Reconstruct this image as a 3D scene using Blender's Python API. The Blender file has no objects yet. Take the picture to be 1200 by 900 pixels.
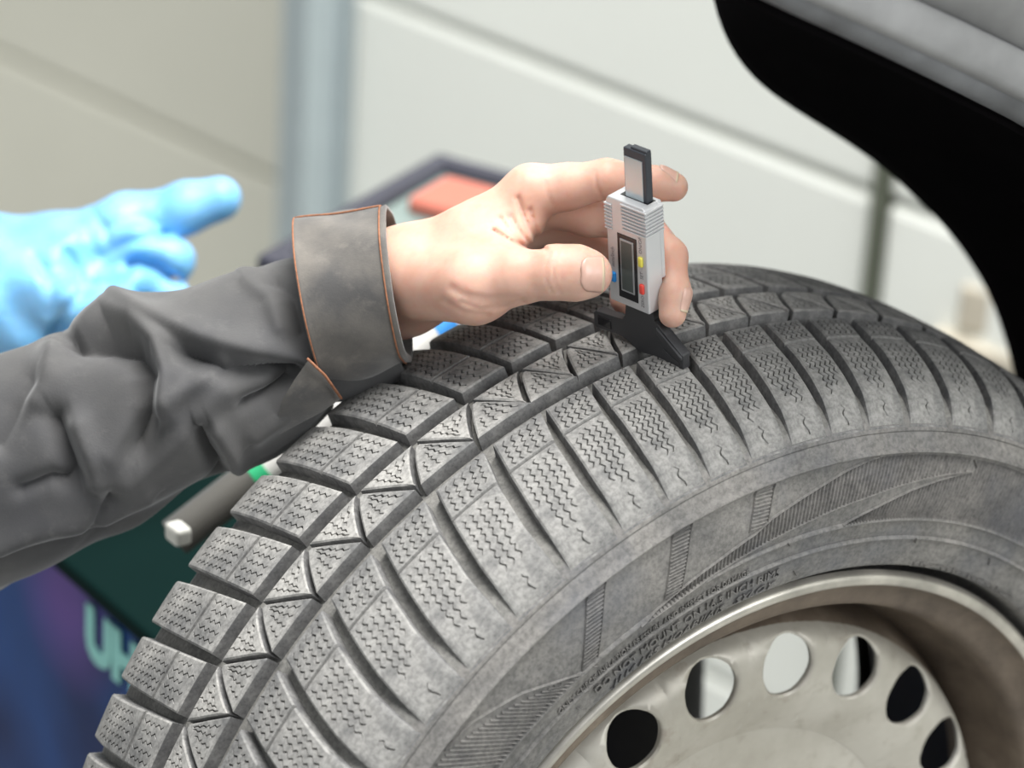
import bpy, bmesh, math, random
import numpy as np
from mathutils import Matrix, Vector

random.seed(4); np.random.seed(4)
R = math.radians
S = bpy.context.scene
COL = S.collection

# ------------------------------------------------------------------ camera
# wheel frame: hub at the origin, axle along Y (outer face towards -Y), Z up.
ALPHA = R(-4.0)            # wheel frame leans a little against the room
HUB = 0.90                 # hub height above the floor (car is on a lift)
M = Matrix.Translation((0, 0, HUB)) @ Matrix.Rotation(ALPHA, 4, 'Y')
FPX = 4032.43              # focal length for a frame 1200 wide
CAM = np.array([-0.94509041, -1.24183503, 1.10111786])
YAW, PITCH = R(34.46359341), R(-27.17813462)
fw = np.array([math.cos(PITCH)*math.sin(YAW), math.cos(PITCH)*math.cos(YAW), math.sin(PITCH)])
rt = np.array([math.cos(YAW), -math.sin(YAW), 0.0])
up = np.cross(rt, fw)
CM = Matrix(((rt[0], up[0], -fw[0], CAM[0]), (rt[1], up[1], -fw[1], CAM[1]),
             (rt[2], up[2], -fw[2], CAM[2]), (0, 0, 0, 1)))
cd = bpy.data.cameras.new('camera'); cam = bpy.data.objects.new('camera', cd); COL.objects.link(cam)
cam.matrix_world = M @ CM
cd.sensor_width = 36.0; cd.lens = FPX/1200*36.0; cd.clip_start = 0.05; cd.clip_end = 100
cd.dof.use_dof = True; cd.dof.focus_distance = 1.69; cd.dof.aperture_fstop = 5.2
cd.dof.aperture_blades = 0
S.camera = cam

# ------------------------------------------------------------------ light
w = bpy.data.worlds.new('sky'); S.world = w; w.use_nodes = True
bg = w.node_tree.nodes['Background']
bg.inputs[0].default_value = (0.93, 0.97, 1.0, 1); bg.inputs[1].default_value = 0.42
def area(name, loc, target, size, power, color=(1, 1, 1)):
    d = bpy.data.lights.new(name, 'AREA'); d.shape = 'RECTANGLE'; d.size, d.size_y = size
    d.energy = power; d.color = color
    o = bpy.data.objects.new(name, d); COL.objects.link(o); o.location = loc
    o.rotation_euler = (Vector(target)-Vector(loc)).to_track_quat('-Z', 'Y').to_euler()
    return o
area('ceiling_lamp', (0.1, -0.2, 3.7), (0, 0, 1.2), (2.0, 1.6), 150, (1.0, 0.99, 0.97))
area('added_right_daylight', (1.6, -3.6, 3.2), (0, 0, 1.2), (2.4, 2.0), 100, (0.97, 0.99, 1.0))  # unseen area light added for daylight from the right; no gate is built
S.view_settings.view_transform = 'Standard'; S.view_settings.look = 'None'
S.view_settings.exposure = 0.48; S.view_settings.gamma = 1.0
S.view_settings.use_curve_mapping = False

# ------------------------------------------------------------------ helpers
def cam_pt(u, v, d):                     # camera frame point (metres)
    return np.array([(u-600)*d/FPX, -(v-450)*d/FPX, -d])
def wheel_pt(u, v, d):
    p = cam_pt(u, v, d); return CAM + rt*p[0] + up*p[1] - fw*p[2]
def world_pt(u, v, d):
    return M @ Vector(wheel_pt(u, v, d))
WC = M @ CM                              # camera frame -> world

def tag(o, label=None, cat=None, group=None, kind=None):
    if label: o['label'] = label
    if cat: o['category'] = cat
    if group: o['group'] = group
    if kind: o['kind'] = kind
    return o
def link(name, me, parent=None, mat=None, matrix=None):
    o = bpy.data.objects.new(name, me); COL.objects.link(o)
    if parent is not None: o.parent = parent
    if matrix is not None: o.matrix_local = matrix
    if mat is not None and me is not None and not me.materials: me.materials.append(mat)
    return o
def mesh(name, verts, faces, smooth=None):
    me = bpy.data.meshes.new(name)
    me.from_pydata([tuple(map(float, v)) for v in verts], [], [tuple(map(int, f)) for f in faces])
    me.update()
    if smooth is not None:
        me.polygons.foreach_set('use_smooth', [True]*len(me.polygons))
        if smooth < 180: me.set_sharp_from_angle(angle=R(smooth))
    return me
def empty(name, loc=(0, 0, 0), matrix=None):
    o = bpy.data.objects.new(name, None); COL.objects.link(o); o.empty_display_size = 0.05
    if matrix is not None: o.matrix_world = matrix
    else: o.location = loc
    return o
def bm_mesh(name, bm, smooth=None):
    bmesh.ops.recalc_face_normals(bm, faces=bm.faces)
    me = bpy.data.meshes.new(name); bm.to_mesh(me); bm.free()
    if smooth is not None:
        me.polygons.foreach_set('use_smooth', [True]*len(me.polygons))
        if smooth < 180: me.set_sharp_from_angle(angle=R(smooth))
    return me
def box_bm(bm, c, s, rot=None, bevel=0.0, seg=2):
    mt = Matrix.Translation(c) @ (rot.to_4x4() if rot is not None else Matrix())
    r = bmesh.ops.create_cube(bm, size=1.0, matrix=mt @ Matrix.Diagonal((s[0], s[1], s[2], 1)))
    if bevel > 0:
        es = list({e for v in r['verts'] for e in v.link_edges})
        bmesh.ops.bevel(bm, geom=es, offset=bevel, segments=seg, profile=0.5, affect='EDGES')
def box(name, c, s, mat, parent=None, rot=None, bevel=0.0, matrix=None):
    bm = bmesh.new(); box_bm(bm, c, s, rot, bevel)
    return link(name, bm_mesh(name, bm, 14 if bevel else None), parent, mat, matrix)
def prism_bm(bm, pts, y0, y1, bevel=0.0):
    """pts (x,z) outline extruded along y"""
    a = [bm.verts.new((p[0], y0, p[1])) for p in pts]; b = [bm.verts.new((p[0], y1, p[1])) for p in pts]
    fs = [bm.faces.new(a), bm.faces.new(b[::-1])]
    n = len(pts)
    for i in range(n): fs.append(bm.faces.new((a[i], b[i], b[(i+1) % n], a[(i+1) % n])))
    if bevel > 0:
        es = list({e for f in fs for e in f.edges})
        bmesh.ops.bevel(bm, geom=es, offset=bevel, segments=2, profile=0.5, affect='EDGES')
def tube_verts(path, radii, n=16, closed_ends=True):
    path = [np.array(p, float) for p in path]; V = []; F = []
    t0 = path[1]-path[0]; t0 = t0/np.linalg.norm(t0)
    a = np.cross(t0, [0, 0, 1.0]);
    if np.linalg.norm(a) < 1e-4: a = np.cross(t0, [1.0, 0, 0])
    a /= np.linalg.norm(a)
    for i, p in enumerate(path):
        t = path[min(i+1, len(path)-1)]-path[max(i-1, 0)]; t /= np.linalg.norm(t)
        a = a-t*(a@t); a /= np.linalg.norm(a); b = np.cross(t, a)
        r = radii[i] if hasattr(radii, '__len__') else radii
        for k in range(n):
            g = 2*math.pi*k/n; V.append(p+r*(math.cos(g)*a+math.sin(g)*b))
    for i in range(len(path)-1):
        for k in range(n):
            F.append((i*n+k, i*n+(k+1) % n, (i+1)*n+(k+1) % n, (i+1)*n+k))
    if closed_ends:
        F.append(tuple(range(n))[::-1]); F.append(tuple((len(path)-1)*n+k for k in range(n)))
    return V, F
def tube(name, path, radii, mat, parent=None, n=16, matrix=None):
    V, F = tube_verts(path, radii, n)
    return link(name, mesh(name, V, F, 50), parent, mat, matrix)

# ------------------------------------------------------------------ materials
def new_mat(name):
    m = bpy.data.materials.new(name); m.use_nodes = True
    nt = m.node_tree; b = nt.nodes['Principled BSDF']; return m, nt, b
def nd(nt, t, **kw):
    n = nt.nodes.new(t)
    for k, v in kw.items(): setattr(n, k, v)
    return n
def coords(nt, scale=1.0):
    t = nd(nt, 'ShaderNodeTexCoord'); return t.outputs['Object']
def noise(nt, co, scale, detail=4, rough=0.55, dist=0.0):
    n = nd(nt, 'ShaderNodeTexNoise'); n.inputs['Scale'].default_value = scale
    n.inputs['Detail'].default_value = detail; n.inputs['Roughness'].default_value = rough
    n.inputs['Distortion'].default_value = dist
    nt.links.new(co, n.inputs['Vector']); return n.outputs['Fac']
def ramp(nt, fac, stops):
    r = nd(nt, 'ShaderNodeValToRGB'); e = r.color_ramp.elements
    while len(e) < len(stops): e.new(0.5)
    for q, (p, c) in zip(e, stops): q.position = p; q.color = (*c, 1)
    nt.links.new(fac, r.inputs[0]); return r.outputs[0]
def mix(nt, fac, a, b, mode='MIX'):
    m = nd(nt, 'ShaderNodeMix', data_type='RGBA', blend_type=mode)
    for s, v in ((m.inputs[0], fac), (m.inputs[6], a), (m.inputs[7], b)):
        if isinstance(v, (int, float)): s.default_value = v
        elif isinstance(v, tuple): s.default_value = (*v, 1)
        else: nt.links.new(v, s)
    return m.outputs[2]
def bump(nt, h, b, strength=0.3, dist=0.001):
    n = nd(nt, 'ShaderNodeBump'); n.inputs['Strength'].default_value = strength
    n.inputs['Distance'].default_value = dist
    nt.links.new(h, n.inputs['Height']); nt.links.new(n.outputs[0], b.inputs['Normal'])
def plain(name, col, rough=0.5, metal=0.0, var=0.0, vscale=30, bmp=0.0, bscale=300, emit=None, spec=0.5):
    m, nt, b = new_mat(name)
    b.inputs['Roughness'].default_value = rough; b.inputs['Metallic'].default_value = metal
    b.inputs['Specular IOR Level'].default_value = spec
    co = coords(nt)
    f = noise(nt, co, vscale)
    v = max(var, 0.03)
    c = ramp(nt, f, [(0.3, tuple(x*(1-v) for x in col)), (0.7, tuple(min(1, x*(1+v)) for x in col))])
    nt.links.new(c, b.inputs['Base Color'])
    if bmp > 0: bump(nt, noise(nt, co, bscale), b, bmp)
    if emit: b.inputs['Emission Color'].default_value = (*emit[0], 1); b.inputs['Emission Strength'].default_value = emit[1]
    return m

def rubber(name, dark, dust, cover=(0.34, 0.62), sc=26, blue=None):
    m, nt, b = new_mat(name); co = coords(nt)
    big = noise(nt, co, sc, 5, 0.62, 0.3); fine = noise(nt, co, 420, 4, 0.7); mid = noise(nt, co, 120, 5, 0.7)
    c = ramp(nt, big, [(cover[0], dark), (cover[1], dust)])
    c2 = ramp(nt, mid, [(0.36, tuple(x*0.66 for x in dust)), (0.62, tuple(min(1, x*1.18) for x in dust))])
    c = mix(nt, 0.33, c, c2)
    sp = ramp(nt, fine, [(0.36, (0.62, 0.62, 0.62)), (0.6, (1.12, 1.12, 1.12))])
    c = mix(nt, 0.85, c, sp, 'MULTIPLY')
    if blue: c = mix(nt, ramp(nt, noise(nt, co, 14, 3), [(0.5, (0, 0, 0)), (0.7, (0.6, 0.6, 0.6))]), c, blue)
    nt.links.new(c, b.inputs['Base Color'])
    b.inputs['Roughness'].default_value = 0.72; b.inputs['Specular IOR Level'].default_value = 0.45
    bump(nt, mix(nt, 0.5, fine, mid), b, 0.35, 0.0006)
    return m
MAT = {}
MAT['tread'] = rubber('tread_rubber', (0.060, 0.063, 0.068), (0.345, 0.335, 0.315), (0.36, 0.68), 26)
MAT['side'] = rubber('sidewall_rubber', (0.065, 0.066, 0.069), (0.25, 0.236, 0.218), (0.32, 0.70), 20, (0.10, 0.108, 0.13))
MAT['wall'] = rubber('unworn_rubber', (0.085, 0.086, 0.092), (0.235, 0.23, 0.222), (0.34, 0.66), 60)
MAT['base'] = rubber('groove_rubber', (0.085, 0.085, 0.082), (0.24, 0.232, 0.213), (0.3, 0.7), 40)

def steel_mat():
    m, nt, b = new_mat('painted_steel'); co = coords(nt)
    n1 = noise(nt, co, 9, 6, 0.65); n2 = noise(nt, co, 60, 5, 0.7)
    c = ramp(nt, n1, [(0.35, (0.36, 0.335, 0.285)), (0.6, (0.50, 0.475, 0.42))])
    c = mix(nt, ramp(nt, n2, [(0.55, (0, 0, 0)), (0.75, (0.55, 0.55, 0.55))]), c, (0.20, 0.155, 0.115))
    nt.links.new(c, b.inputs['Base Color']); b.inputs['Roughness'].default_value = 0.45
    b.inputs['Metallic'].default_value = 0.25; bump(nt, n2, b, 0.08, 0.001); return m
MAT['steel'] = steel_mat()
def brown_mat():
    m, nt, b = new_mat('grimy_shaded_steel'); co = coords(nt)
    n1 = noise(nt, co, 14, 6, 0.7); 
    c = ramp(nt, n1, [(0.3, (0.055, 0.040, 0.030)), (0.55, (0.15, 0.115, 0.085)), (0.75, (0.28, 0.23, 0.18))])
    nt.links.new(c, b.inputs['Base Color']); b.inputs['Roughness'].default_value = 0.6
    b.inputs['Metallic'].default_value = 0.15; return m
MAT['grime_shade'] = brown_mat()
MAT['lip'] = plain('worn_lip_steel', (0.44, 0.415, 0.37), 0.34, 0.6, 0.28, 40)
def cloth_mat(name, col, worn, sc=14):
    m, nt, b = new_mat(name); co = coords(nt)
    n1 = noise(nt, co, sc, 5, 0.6); n2 = noise(nt, co, 900, 2, 0.5); n3 = noise(nt, co, 70, 5, 0.7)
    c = ramp(nt, n1, [(0.35, col), (0.7, worn)])
    c = mix(nt, ramp(nt, n3, [(0.55, (0, 0, 0)), (0.8, (0.5, 0.5, 0.5))]), c, tuple(x*1.5 for x in worn))
    nt.links.new(c, b.inputs['Base Color']); b.inputs['Roughness'].default_value = 0.78
    b.inputs['Sheen Weight'].default_value = 0.25; b.inputs['Sheen Roughness'].default_value = 0.5
    bump(nt, n2, b, 0.25, 0.0004); return m
MAT['cloth'] = cloth_mat('grey_workwear', (0.036, 0.036, 0.039), (0.070, 0.068, 0.066))
MAT['cuff'] = cloth_mat('worn_grey_cuff', (0.055, 0.053, 0.052), (0.135, 0.122, 0.106), 30)
MAT['stitch'] = plain('orange_stitching', (0.24, 0.10, 0.05), 0.8, var=0.3, vscale=400)
def skin_mat():
    m, nt, b = new_mat('skin'); co = coords(nt)
    n1 = noise(nt, co, 38, 4, 0.55); n2 = noise(nt, co, 700, 3, 0.6); n3 = noise(nt, co, 160, 4, 0.6)
    c = ramp(nt, n1, [(0.33, (0.56, 0.325, 0.245)), (0.66, (0.65, 0.42, 0.33))])
    c = mix(nt, ramp(nt, n3, [(0.5, (0, 0, 0)), (0.8, (0.35, 0.35, 0.35))]), c, (0.60, 0.27, 0.20))
    nt.links.new(c, b.inputs['Base Color'])
    b.inputs['Roughness'].default_value = 0.5; b.inputs['Specular IOR Level'].default_value = 0.35
    b.inputs['Subsurface Weight'].default_value = 0.55
    b.inputs['Subsurface Radius'].default_value = (1.0, 0.32, 0.16); b.inputs['Subsurface Scale'].default_value = 0.010
    bump(nt, mix(nt, 0.5, n2, n3), b, 0.16, 0.0005); return m
MAT['skin'] = skin_mat()
MAT['nail'] = plain('fingernail', (0.60, 0.375, 0.30), 0.32, var=0.06, vscale=200)
MAT['nail_edge'] = plain('nail_free_edge', (0.60, 0.48, 0.34), 0.4)
def glove_mat():
    m, nt, b = new_mat('blue_nitrile'); co = coords(nt)
    c = ramp(nt, noise(nt, co, 30, 4), [(0.3, (0.15, 0.44, 0.78)), (0.7, (0.25, 0.55, 0.86))])
    nt.links.new(c, b.inputs['Base Color']); b.inputs['Roughness'].default_value = 0.36
    b.inputs['Subsurface Weight'].default_value = 0.15; b.inputs['Subsurface Scale'].default_value = 0.004
    bump(nt, noise(nt, co, 55, 4, 0.6, 0.8), b, 0.5, 0.004); return m
MAT['glove'] = glove_mat()
MAT['silver'] = plain('silver_plastic', (0.60, 0.60, 0.605), 0.36, 0.35, 0.03, 200, 0.03, 1500)
MAT['blackp'] = plain('black_plastic', (0.040, 0.040, 0.043), 0.42, var=0.3, vscale=60, bmp=0.06, bscale=900)
MAT['slide'] = plain('dark_slide', (0.045, 0.05, 0.06), 0.4, 0.3)
MAT['sticker'] = plain('grey_strip', (0.46, 0.52, 0.54), 0.22, 0.55)
MAT['bezel'] = plain('gloss_black', (0.012, 0.012, 0.014), 0.2)
MAT['lcd'] = plain('lcd_glass', (0.075, 0.09, 0.085), 0.12, var=0.12, vscale=80)
MAT['lcdframe'] = plain('lcd_frame', (0.36, 0.37, 0.38), 0.3, 0.3)
MAT['ink'] = plain('grey_print', (0.16, 0.15, 0.16), 0.6)
MAT['bluebtn'] = plain('blue_button', (0.01, 0.27, 0.75), 0.35)
MAT['yelbtn'] = plain('yellow_button', (0.80, 0.70, 0.10), 0.35)
MAT['redbtn'] = plain('red_button', (0.80, 0.07, 0.05), 0.35)
MAT['liner'] = plain('black_liner', (0.0035, 0.003, 0.0035), 0.95, spec=0.02, var=0.2)
MAT['clad'] = plain('dusty_cladding', (0.105, 0.108, 0.114), 0.5, var=0.45, vscale=22, bmp=0.05, bscale=120)
MAT['fender'] = plain('dusty_fender', (0.26, 0.26, 0.262), 0.5, var=0.3, vscale=16, bmp=0.05, bscale=90)
MAT['door'] = plain('door_panel_paint', (0.80, 0.815, 0.755), 0.5, var=0.03, vscale=2)
MAT['door2'] = plain('beige_panel_paint', (0.70, 0.685, 0.585), 0.55, var=0.05, vscale=2)
MAT['seam'] = plain('door_seal', (0.10, 0.11, 0.08), 0.7)
MAT['colm'] = plain('column_paint', (0.33, 0.38, 0.39), 0.45, var=0.04)
MAT['floor'] = plain('concrete_floor', (0.40, 0.40, 0.38), 0.7, var=0.15, vscale=6, bmp=0.1, bscale=60)
MAT['strut'] = plain('dark_strut_barrel_shade', (0.012, 0.011, 0.012), 0.6, var=0.3)

# ------------------------------------------------------------------ setting
def wall_hit(u, v, P0, nrm):
    o = Vector(world_pt(u, v, 0.0)); d = Vector(world_pt(u, v, 1.0))-o
    return o+d*((P0-o).dot(nrm)/d.dot(nrm))
box('floor', (0.5, 1.0, -0.05), (14, 14, 0.1), MAT['floor'])['kind'] = 'structure'
WALL_HEAD = R(170.0)
wd = Vector((math.sin(WALL_HEAD), math.cos(WALL_HEAD), 0)); wn = Vector((-wd.y, wd.x, 0))
if wn.dot(Vector(world_pt(600, 450, 0))-Vector(world_pt(600, 450, 3))) < 0: wn = -wn
P0 = world_pt(600, 450, 3.15)
zj = wall_hit(820, 148, P0, wn).z
xc = (wall_hit(382, 150, P0, wn)-P0).dot(wd)
xs = (wall_hit(1027, 270, P0, wn)-P0).dot(wd)
wrot = Matrix((( wd.x, wn.x, 0), (wd.y, wn.y, 0), (0, 0, 1)))
def wall_box(name, x0, x1, z0, z1, t0, t1, mat, parent=None, bevel=0.0):
    """box on the door wall: along wd, t = distance in front of the wall plane"""
    c = P0+wd*((x0+x1)/2)+wn*((t0+t1)/2); c.z = (z0+z1)/2
    bm = bmesh.new(); box_bm(bm, (0, 0, 0), (x1-x0, t1-t0, z1-z0), None, bevel)
    return link(name, bm_mesh(name, bm, 14 if bevel else None), parent, mat, Matrix.Translation(c) @ wrot.to_4x4())
def sect_door(name, x0, x1, zjoint, ph, mat, off, gap=0.005):
    e = empty(name); e['kind'] = 'structure'
    wall_box('door_backing', x0, x1, 0.0, 3.2, off-0.06, off-0.035, MAT['colm'], e)
    k0 = -int(zjoint/ph)-1
    for k in range(k0, 8):
        a, b = zjoint+k*ph+gap/2, zjoint+(k+1)*ph-gap/2
        a = max(a, 0.0)
        if b <= 0.02 or a > 3.2: continue
        wall_box('door_panel', x0, x1, a, min(b, 3.2), off-0.035, off, mat, e, 0.007)
    return e
door_1 = sect_door('door_1', xc, xs-0.008, zj, 0.50, MAT['door'], 0.0)
door_3 = sect_door('door_3', xs+0.008, xs+3.0, zj, 0.50, MAT['door'], 0.0)
door_2 = sect_door('door_2', xc-3.5, xc, zj+0.13, 0.50, MAT['door2'], -0.25)
o = wall_box('trim_1', xs-0.0045, xs+0.0045, 0, 3.2, -0.02, 0.006, MAT['seam']); o['kind'] = 'structure'
col = empty('steel_column', (P0+wd*xc)); col.location.z = 0
tag(col, 'blue-grey square steel column standing between the garage doors', 'column')
ci = col.matrix_world.copy(); ci = Matrix.Translation(-(Vector((P0+wd*xc).xy.to_3d())))
for nm, a, b, t0, t1 in (('front_face', -0.010, 0.024, 0.045, 0.050), ('side_face', 0.019, 0.024, 0.0, 0.045), ('far_face', -0.010, -0.005, 0.0, 0.045), ('edge_strip', 0.024, 0.040, 0.004, 0.010)):
    o = wall_box(nm, xc+a, xc+b, 0, 3.2, t0, t1, MAT['colm']); o.parent = col; o.matrix_parent_inverse = ci

# ------------------------------------------------------------------ wheel
PY = [-.107, -.1041, -.1014, -.0975, -.088, -.075, -.06, -.04, -.02, 0, .02, .04, .06, .075, .088, .0925, .098, .1035, .107]
PR = [.280, .296, .3035, .3115, .3215, .328, .332, .3345, .3355, .336, .3355, .3345, .332, .3285, .3235, .3215, .311, .297, .280]
def prof(y): return np.interp(y, PY, PR)
def prof_s(y):
    return (prof(y-.003)+2*prof(y)+prof(y+.003))/4
def depth(y):
    y = np.asarray(y, float)
    d = np.full_like(y, .0083)
    d = np.where(y < -.075, .0083*np.clip((.0995+y)/.0245, 0.0, 1)**0.8+.0002, d)
    d = np.where(y > .092, .0083*np.clip((.1045-y)/.0125, 0.0, 1), d)
    return d
wheel = empty('winter_tire', matrix=M)
tag(wheel, 'dusty winter tyre on a beige steel rim, large in the foreground', 'tire')

# carcass: revolved profile (y, r); groove floor then the sidewall with its rings
pr = []
for y in np.linspace(.1045, -.0995, 120): pr.append((y, float(prof_s(y)-depth(y))))
pr += [(-.1003, .3058), (-.1006, .3046), (-.1000, .3041), (-.1007, .3036),       # thin line groove
       (-.1030, .3000), (-.1038, .2970), (-.1060, .2962), (-.1063, .2952), (-.1050, .2940), (-.1042, .2925),
       (-.1056, .2850), (-.1066, .2760), (-.1068, .2680), (-.1060, .2602), (-.1074, .2593), (-.1075, .2583), (-.1056, .2572),
       (-.1054, .2520), (-.1047, .2490), (-.1060, .2482), (-.1061, .2473), (-.1043, .2464), (-.1036, .2420), (-.1020, .2360),
       (-.1006, .2320), (-.0996, .2302), (-.0970, .2295), (-.088, .2285), (-.076, .2265), (-.070, .220), (-.066, .210)]
inner = [(.1065, .285), (.107, .27), (.105, .25), (.1, .232), (.088, .2235), (.078, .21)]
pr = inner[::-1]+pr
NS = 360
def revolve(pr, ns=NS):
    pr = np.array(pr); th = np.arange(ns)*2*np.pi/ns
    V = np.stack([np.outer(np.sin(th), pr[:, 1]), np.tile(pr[:, 0], (ns, 1)), np.outer(np.cos(th), pr[:, 1])], -1).reshape(-1, 3)
    n = len(pr); F = []
    for i in range(ns):
        a = i*n; b = ((i+1) % ns)*n
        for j in range(n-1): F.append((a+j, b+j, b+j+1, a+j+1))
    return V, F
def set_mats(me, mats, idx):
    for m in mats: me.materials.append(m)
    me.polygons.foreach_set('material_index', idx)
V, F = revolve(pr); me = mesh('tire_carcass', V, F, 60)
nj = len(pr)-1; k0 = len(inner)
set_mats(me, [MAT['base'], MAT['side']], [0 if (k0 <= (q % nj) < k0+117) else 1 for q in range(len(F))])
tire = link('tire_carcass', me, wheel)

def block_mesh(name, y0, y1, lo, hi, sipes, ncol, zig=(.0011, .0046), cols_extra=(), H=.0085, chamf=.0007, sipe_rng=None, sd=.0032, cham_side=None):
    """tread block between lateral edges lo(y)..hi(y) (radians), columns along y (metres), rows along the circumference.
    sipes: list of (v, [(ya,yb),...]) zigzag slits; cols_extra: (y, width, depth) longitudinal slits"""
    ys = set(np.linspace(y0, y1, ncol).tolist())
    inset = .0009*np.sign(y1-y0)
    ys |= {y0+inset, y1-inset}
    zp = zig[1]/2
    k = math.ceil(min(y0, y1)/zp)
    while k*zp < max(y0, y1): ys.add(k*zp); k += 1
    for (yc, wd_, dp) in cols_extra: ys |= {yc-wd_, yc, yc+wd_}
    ys = sorted(ys)
    ys2 = [ys[0]]
    keep = {y0, y1, y0+inset, y1-inset} | {a+d for a, b, _ in cols_extra for d in (-b, 0, b)}
    for a in ys[1:]:
        if a-ys2[-1] < .0007:
            if a in keep and ys2[-1] not in keep: ys2[-1] = a
            elif a in keep: ys2.append(a)
            continue
        ys2.append(a)
    ys = np.array(ys2)
    L = np.array([lo(y) for y in ys]); Hh = np.array([hi(y) for y in ys])
    rr = prof_s(ys)
    wid = (Hh-L)*rr                                    # metres along the circumference
    # rows: (kind, v, sipe index)
    rows = [('e', 0., None), ('i', 0., None)]
    for s, (v, rng) in enumerate(sorted(sipes, key=lambda q: q[0])):
        rows += [('s', v, -1), ('s', v, 0), ('s', v, 1)]; rows[-2] = ('b', v, rng); 
    rows += [('i', 1., None), ('e', 1., None)]
    zigv = zig[0]*np.where((np.round(ys/zp)).astype(int) % 2 == 0, 1, -1)
    zigv = np.where(wid > .010, zigv, zigv*np.clip(wid/.010, 0, 1))
    nc = len(ys); V = []
    slw = .00055
    drcol = np.zeros(nc)
    for (yc, wd_, dp) in cols_extra: drcol[np.abs(ys-yc) < 1e-6] = -dp
    endc = np.zeros(nc); endc[0] = endc[-1] = -chamf
    for (kd, v, x) in rows:
        ins = np.minimum(.0010, wid*.2)
        if kd == 'e': off = np.where(v == 0, 0, wid); dr = -chamf+np.zeros(nc)
        elif kd == 'i': off = np.where(v == 0, ins, wid-ins); dr = np.zeros(nc)
        else:
            off = ins*1.5+v*(wid-3*ins)+zigv*np.clip(wid/.02, .3, 1)
            dr = np.zeros(nc)
            lim = np.clip((wid-3*ins)/12, 0, slw)
            if kd == 's': off = off+x*lim
            else:
                act = np.zeros(nc)
                for (a, b) in x: act = np.maximum(act, ((ys >= min(a, b)) & (ys <= max(a, b))).astype(float))
                dr = -sd*act*(wid > .006)
        off = np.clip(off, 0, wid)
        th = L+off/rr
        r = rr+np.minimum(np.minimum(dr, drcol), endc)
        V.append(np.stack([r*np.sin(th), ys, r*np.cos(th)], -1))
    nr = len(rows); V = np.concatenate(V); F = []
    for j in range(nr-1):
        for i in range(nc-1):
            F.append((j*nc+i, (j+1)*nc+i, (j+1)*nc+i+1, j*nc+i+1))
    # skirt
    loop = [i for i in range(nc)]+[j*nc+nc-1 for j in range(1, nr)]+[(nr-1)*nc+i for i in range(nc-2, -1, -1)]+[j*nc for j in range(nr-2, 0, -1)]
    ctr_y = (y0+y1)/2
    base = []
    for q in loop:
        p = V[q]; th = math.atan2(p[0], p[2]); y = p[1]
        # slight draft outwards
        i = int(np.argmin(np.abs(ys-y))); tm = (L[i]+Hh[i])/2
        th2 = th+math.copysign(.0008/.33, th-tm) if wid[i] > .003 else th
        y2 = y
        if i == 0 or i == nc-1: y2 = y+math.copysign(.0010, y-ctr_y)
        r = float(prof_s(y)-depth(np.array(y))-.0012)
        r = min(r, math.hypot(p[0], p[2])-.0008)
        base.append((r*math.sin(th2), y2, r*math.cos(th2)))
    n0 = len(V); V = np.concatenate([V, np.array(base)]); m = len(loop)
    for a in range(m):
        b = (a+1) % m; F.append((loop[a], loop[b], n0+b, n0+a))
    me = mesh(name, V, F, 32)
    me.materials.append(MAT['tread']); me.materials.append(MAT['wall'])
    nt_ = (nr-1)*(nc-1)
    me.polygons.foreach_set('material_index', [0 if q < nt_ else 1 for q in range(len(F))])
    return me

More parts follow.
